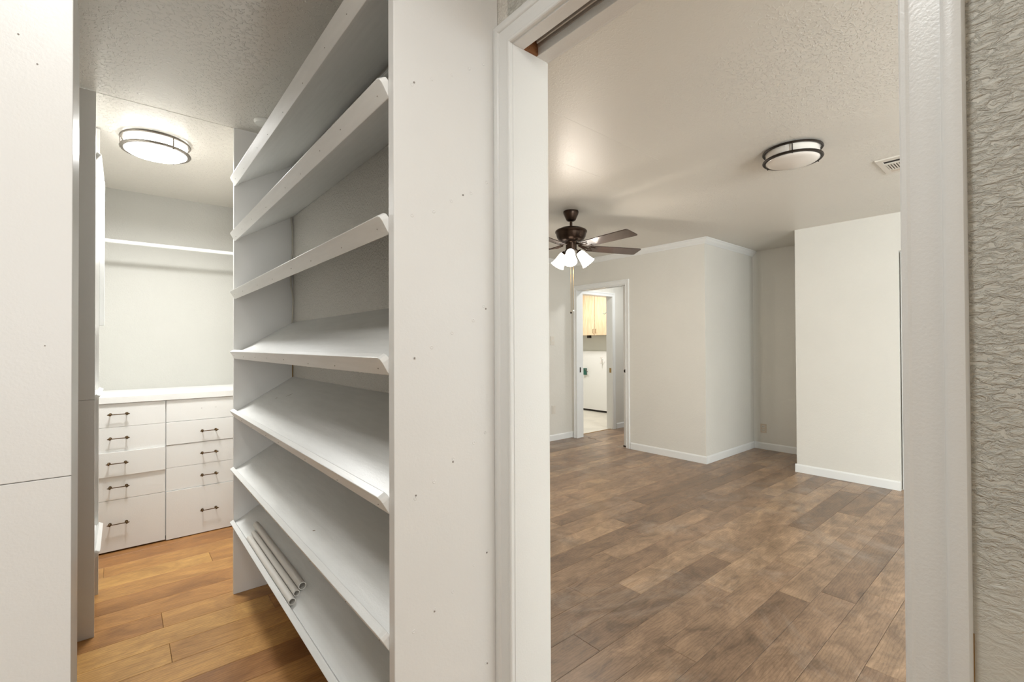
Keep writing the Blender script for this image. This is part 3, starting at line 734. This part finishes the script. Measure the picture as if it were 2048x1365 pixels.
# ------------------------------------------------------------------ laundry room beyond
cab = thing('wall_cabinet', (6.85, 5.6, 1.46), 'maple wall cabinet with two flat doors hanging in the laundry room', 'cabinet')
boxp('body', 'maple', 6.721, 6.999, 5.0, 6.30, 1.467, 2.33, cab)
for y0, y1, hy in ((5.02, 5.556, 5.530), (5.562, 6.10, 5.590)):
    d = boxp('door', 'maple', 6.70, 6.720, y0, y1, 1.467, 2.33, cab, bevel=.002)
    MB().tube([(6.70, hy, 1.50), (6.68, hy, 1.505), (6.68, hy, 1.575), (6.70, hy, 1.58)], .004, 6).build('pull', 'brass', d, smooth=True)
boxp('door', 'maple', 6.70, 6.720, 6.106, 6.30, 1.467, 2.33, cab, bevel=.002)
sc = [(6.697, 5.26-.0+.055*t, 1.862+.010*math.sin(t*2.2)+.006*math.cos(t*5)) for t in [i*.25 for i in range(0, 12)]]
MB().tube([(p[0], 5.22+(p[1]-5.26)*1.0, p[2]) for p in sc], .004, 6).build('cable_scrap', 'teal', smooth='all',
          label='teal scribble of cable on the right maple cabinet door', category='cable')
boxp('transformer_box', 'black_metal', 6.74, 6.80, 5.72, 5.78, 1.415, 1.4665, None, bevel=.002,
     label='small dark box hanging under the left end of the maple cabinet', category='box')
wp = thing('wall_panel', (6.98, 5.7, 0), 'waist-high white panel on the laundry wall behind the doorway', 'panel')
boxp('board', 'white', 6.975, 6.9985, 5.3, 6.6, .035, 1.165, wp, bevel=.002)
boxp('bottom_gap', 'dark', 6.985, 6.9985, 5.3, 6.6, .001, .034, wp)
vv = thing('water_valve', (6.96, 5.62, .95), 'small chrome and brass water valve on the white laundry panel', 'valve')
MB().lathe([(.055, 0), (.050, .004), (.030, .006), (.0001, .006)], (6.9748, 5.60, .97), (-1, 0, 0), n=20).build('escutcheon', 'white', vv, smooth=True)
MB().tube([(6.974, 5.60, .97), (6.93, 5.60, .97), (6.915, 5.60, .94)], .010, 8).tube([(6.94, 5.60, .98), (6.94, 5.60, 1.04)], .005, 6).tube([(6.94, 5.57, 1.04), (6.94, 5.63, 1.04)], .006, 6).build('tap', 'track', vv, smooth=True)
gk = thing('lock_box', (6.70, 5.80, .70), 'dark green box with a lever on the white laundry panel', 'lock box')
boxp('body', 'green', 6.935, 6.9745, 5.985, 6.045, .70, .83, gk, bevel=.004)
MB().tube([(6.934, 6.0, .815), (6.92, 5.99, .82), (6.915, 5.92, .76)], .008, 8).build('lever', 'nickel', gk, smooth=True)

# lamp over the laundry and hall, both out of the picture
l = bpy.data.lights.new('laundry_lamp', 'AREA'); l.shape = 'DISK'; l.size = .35; l.energy = P_LAUN; l.color = (1, .98, .94)
o = bpy.data.objects.new('laundry_light', l); COL.objects.link(o); o.location = (5.9, 5.5, H-.03)
l = bpy.data.lights.new('hall_lamp', 'AREA'); l.shape = 'DISK'; l.size = .3; l.energy = 12; l.color = SOFT
o = bpy.data.objects.new('hall_light', l); COL.objects.link(o); o.location = (5.5, 3.7, H-.03)

for o in bpy.data.objects:
    for k in ('_org', 'nails'):
        if k in o.keys(): del o[k]
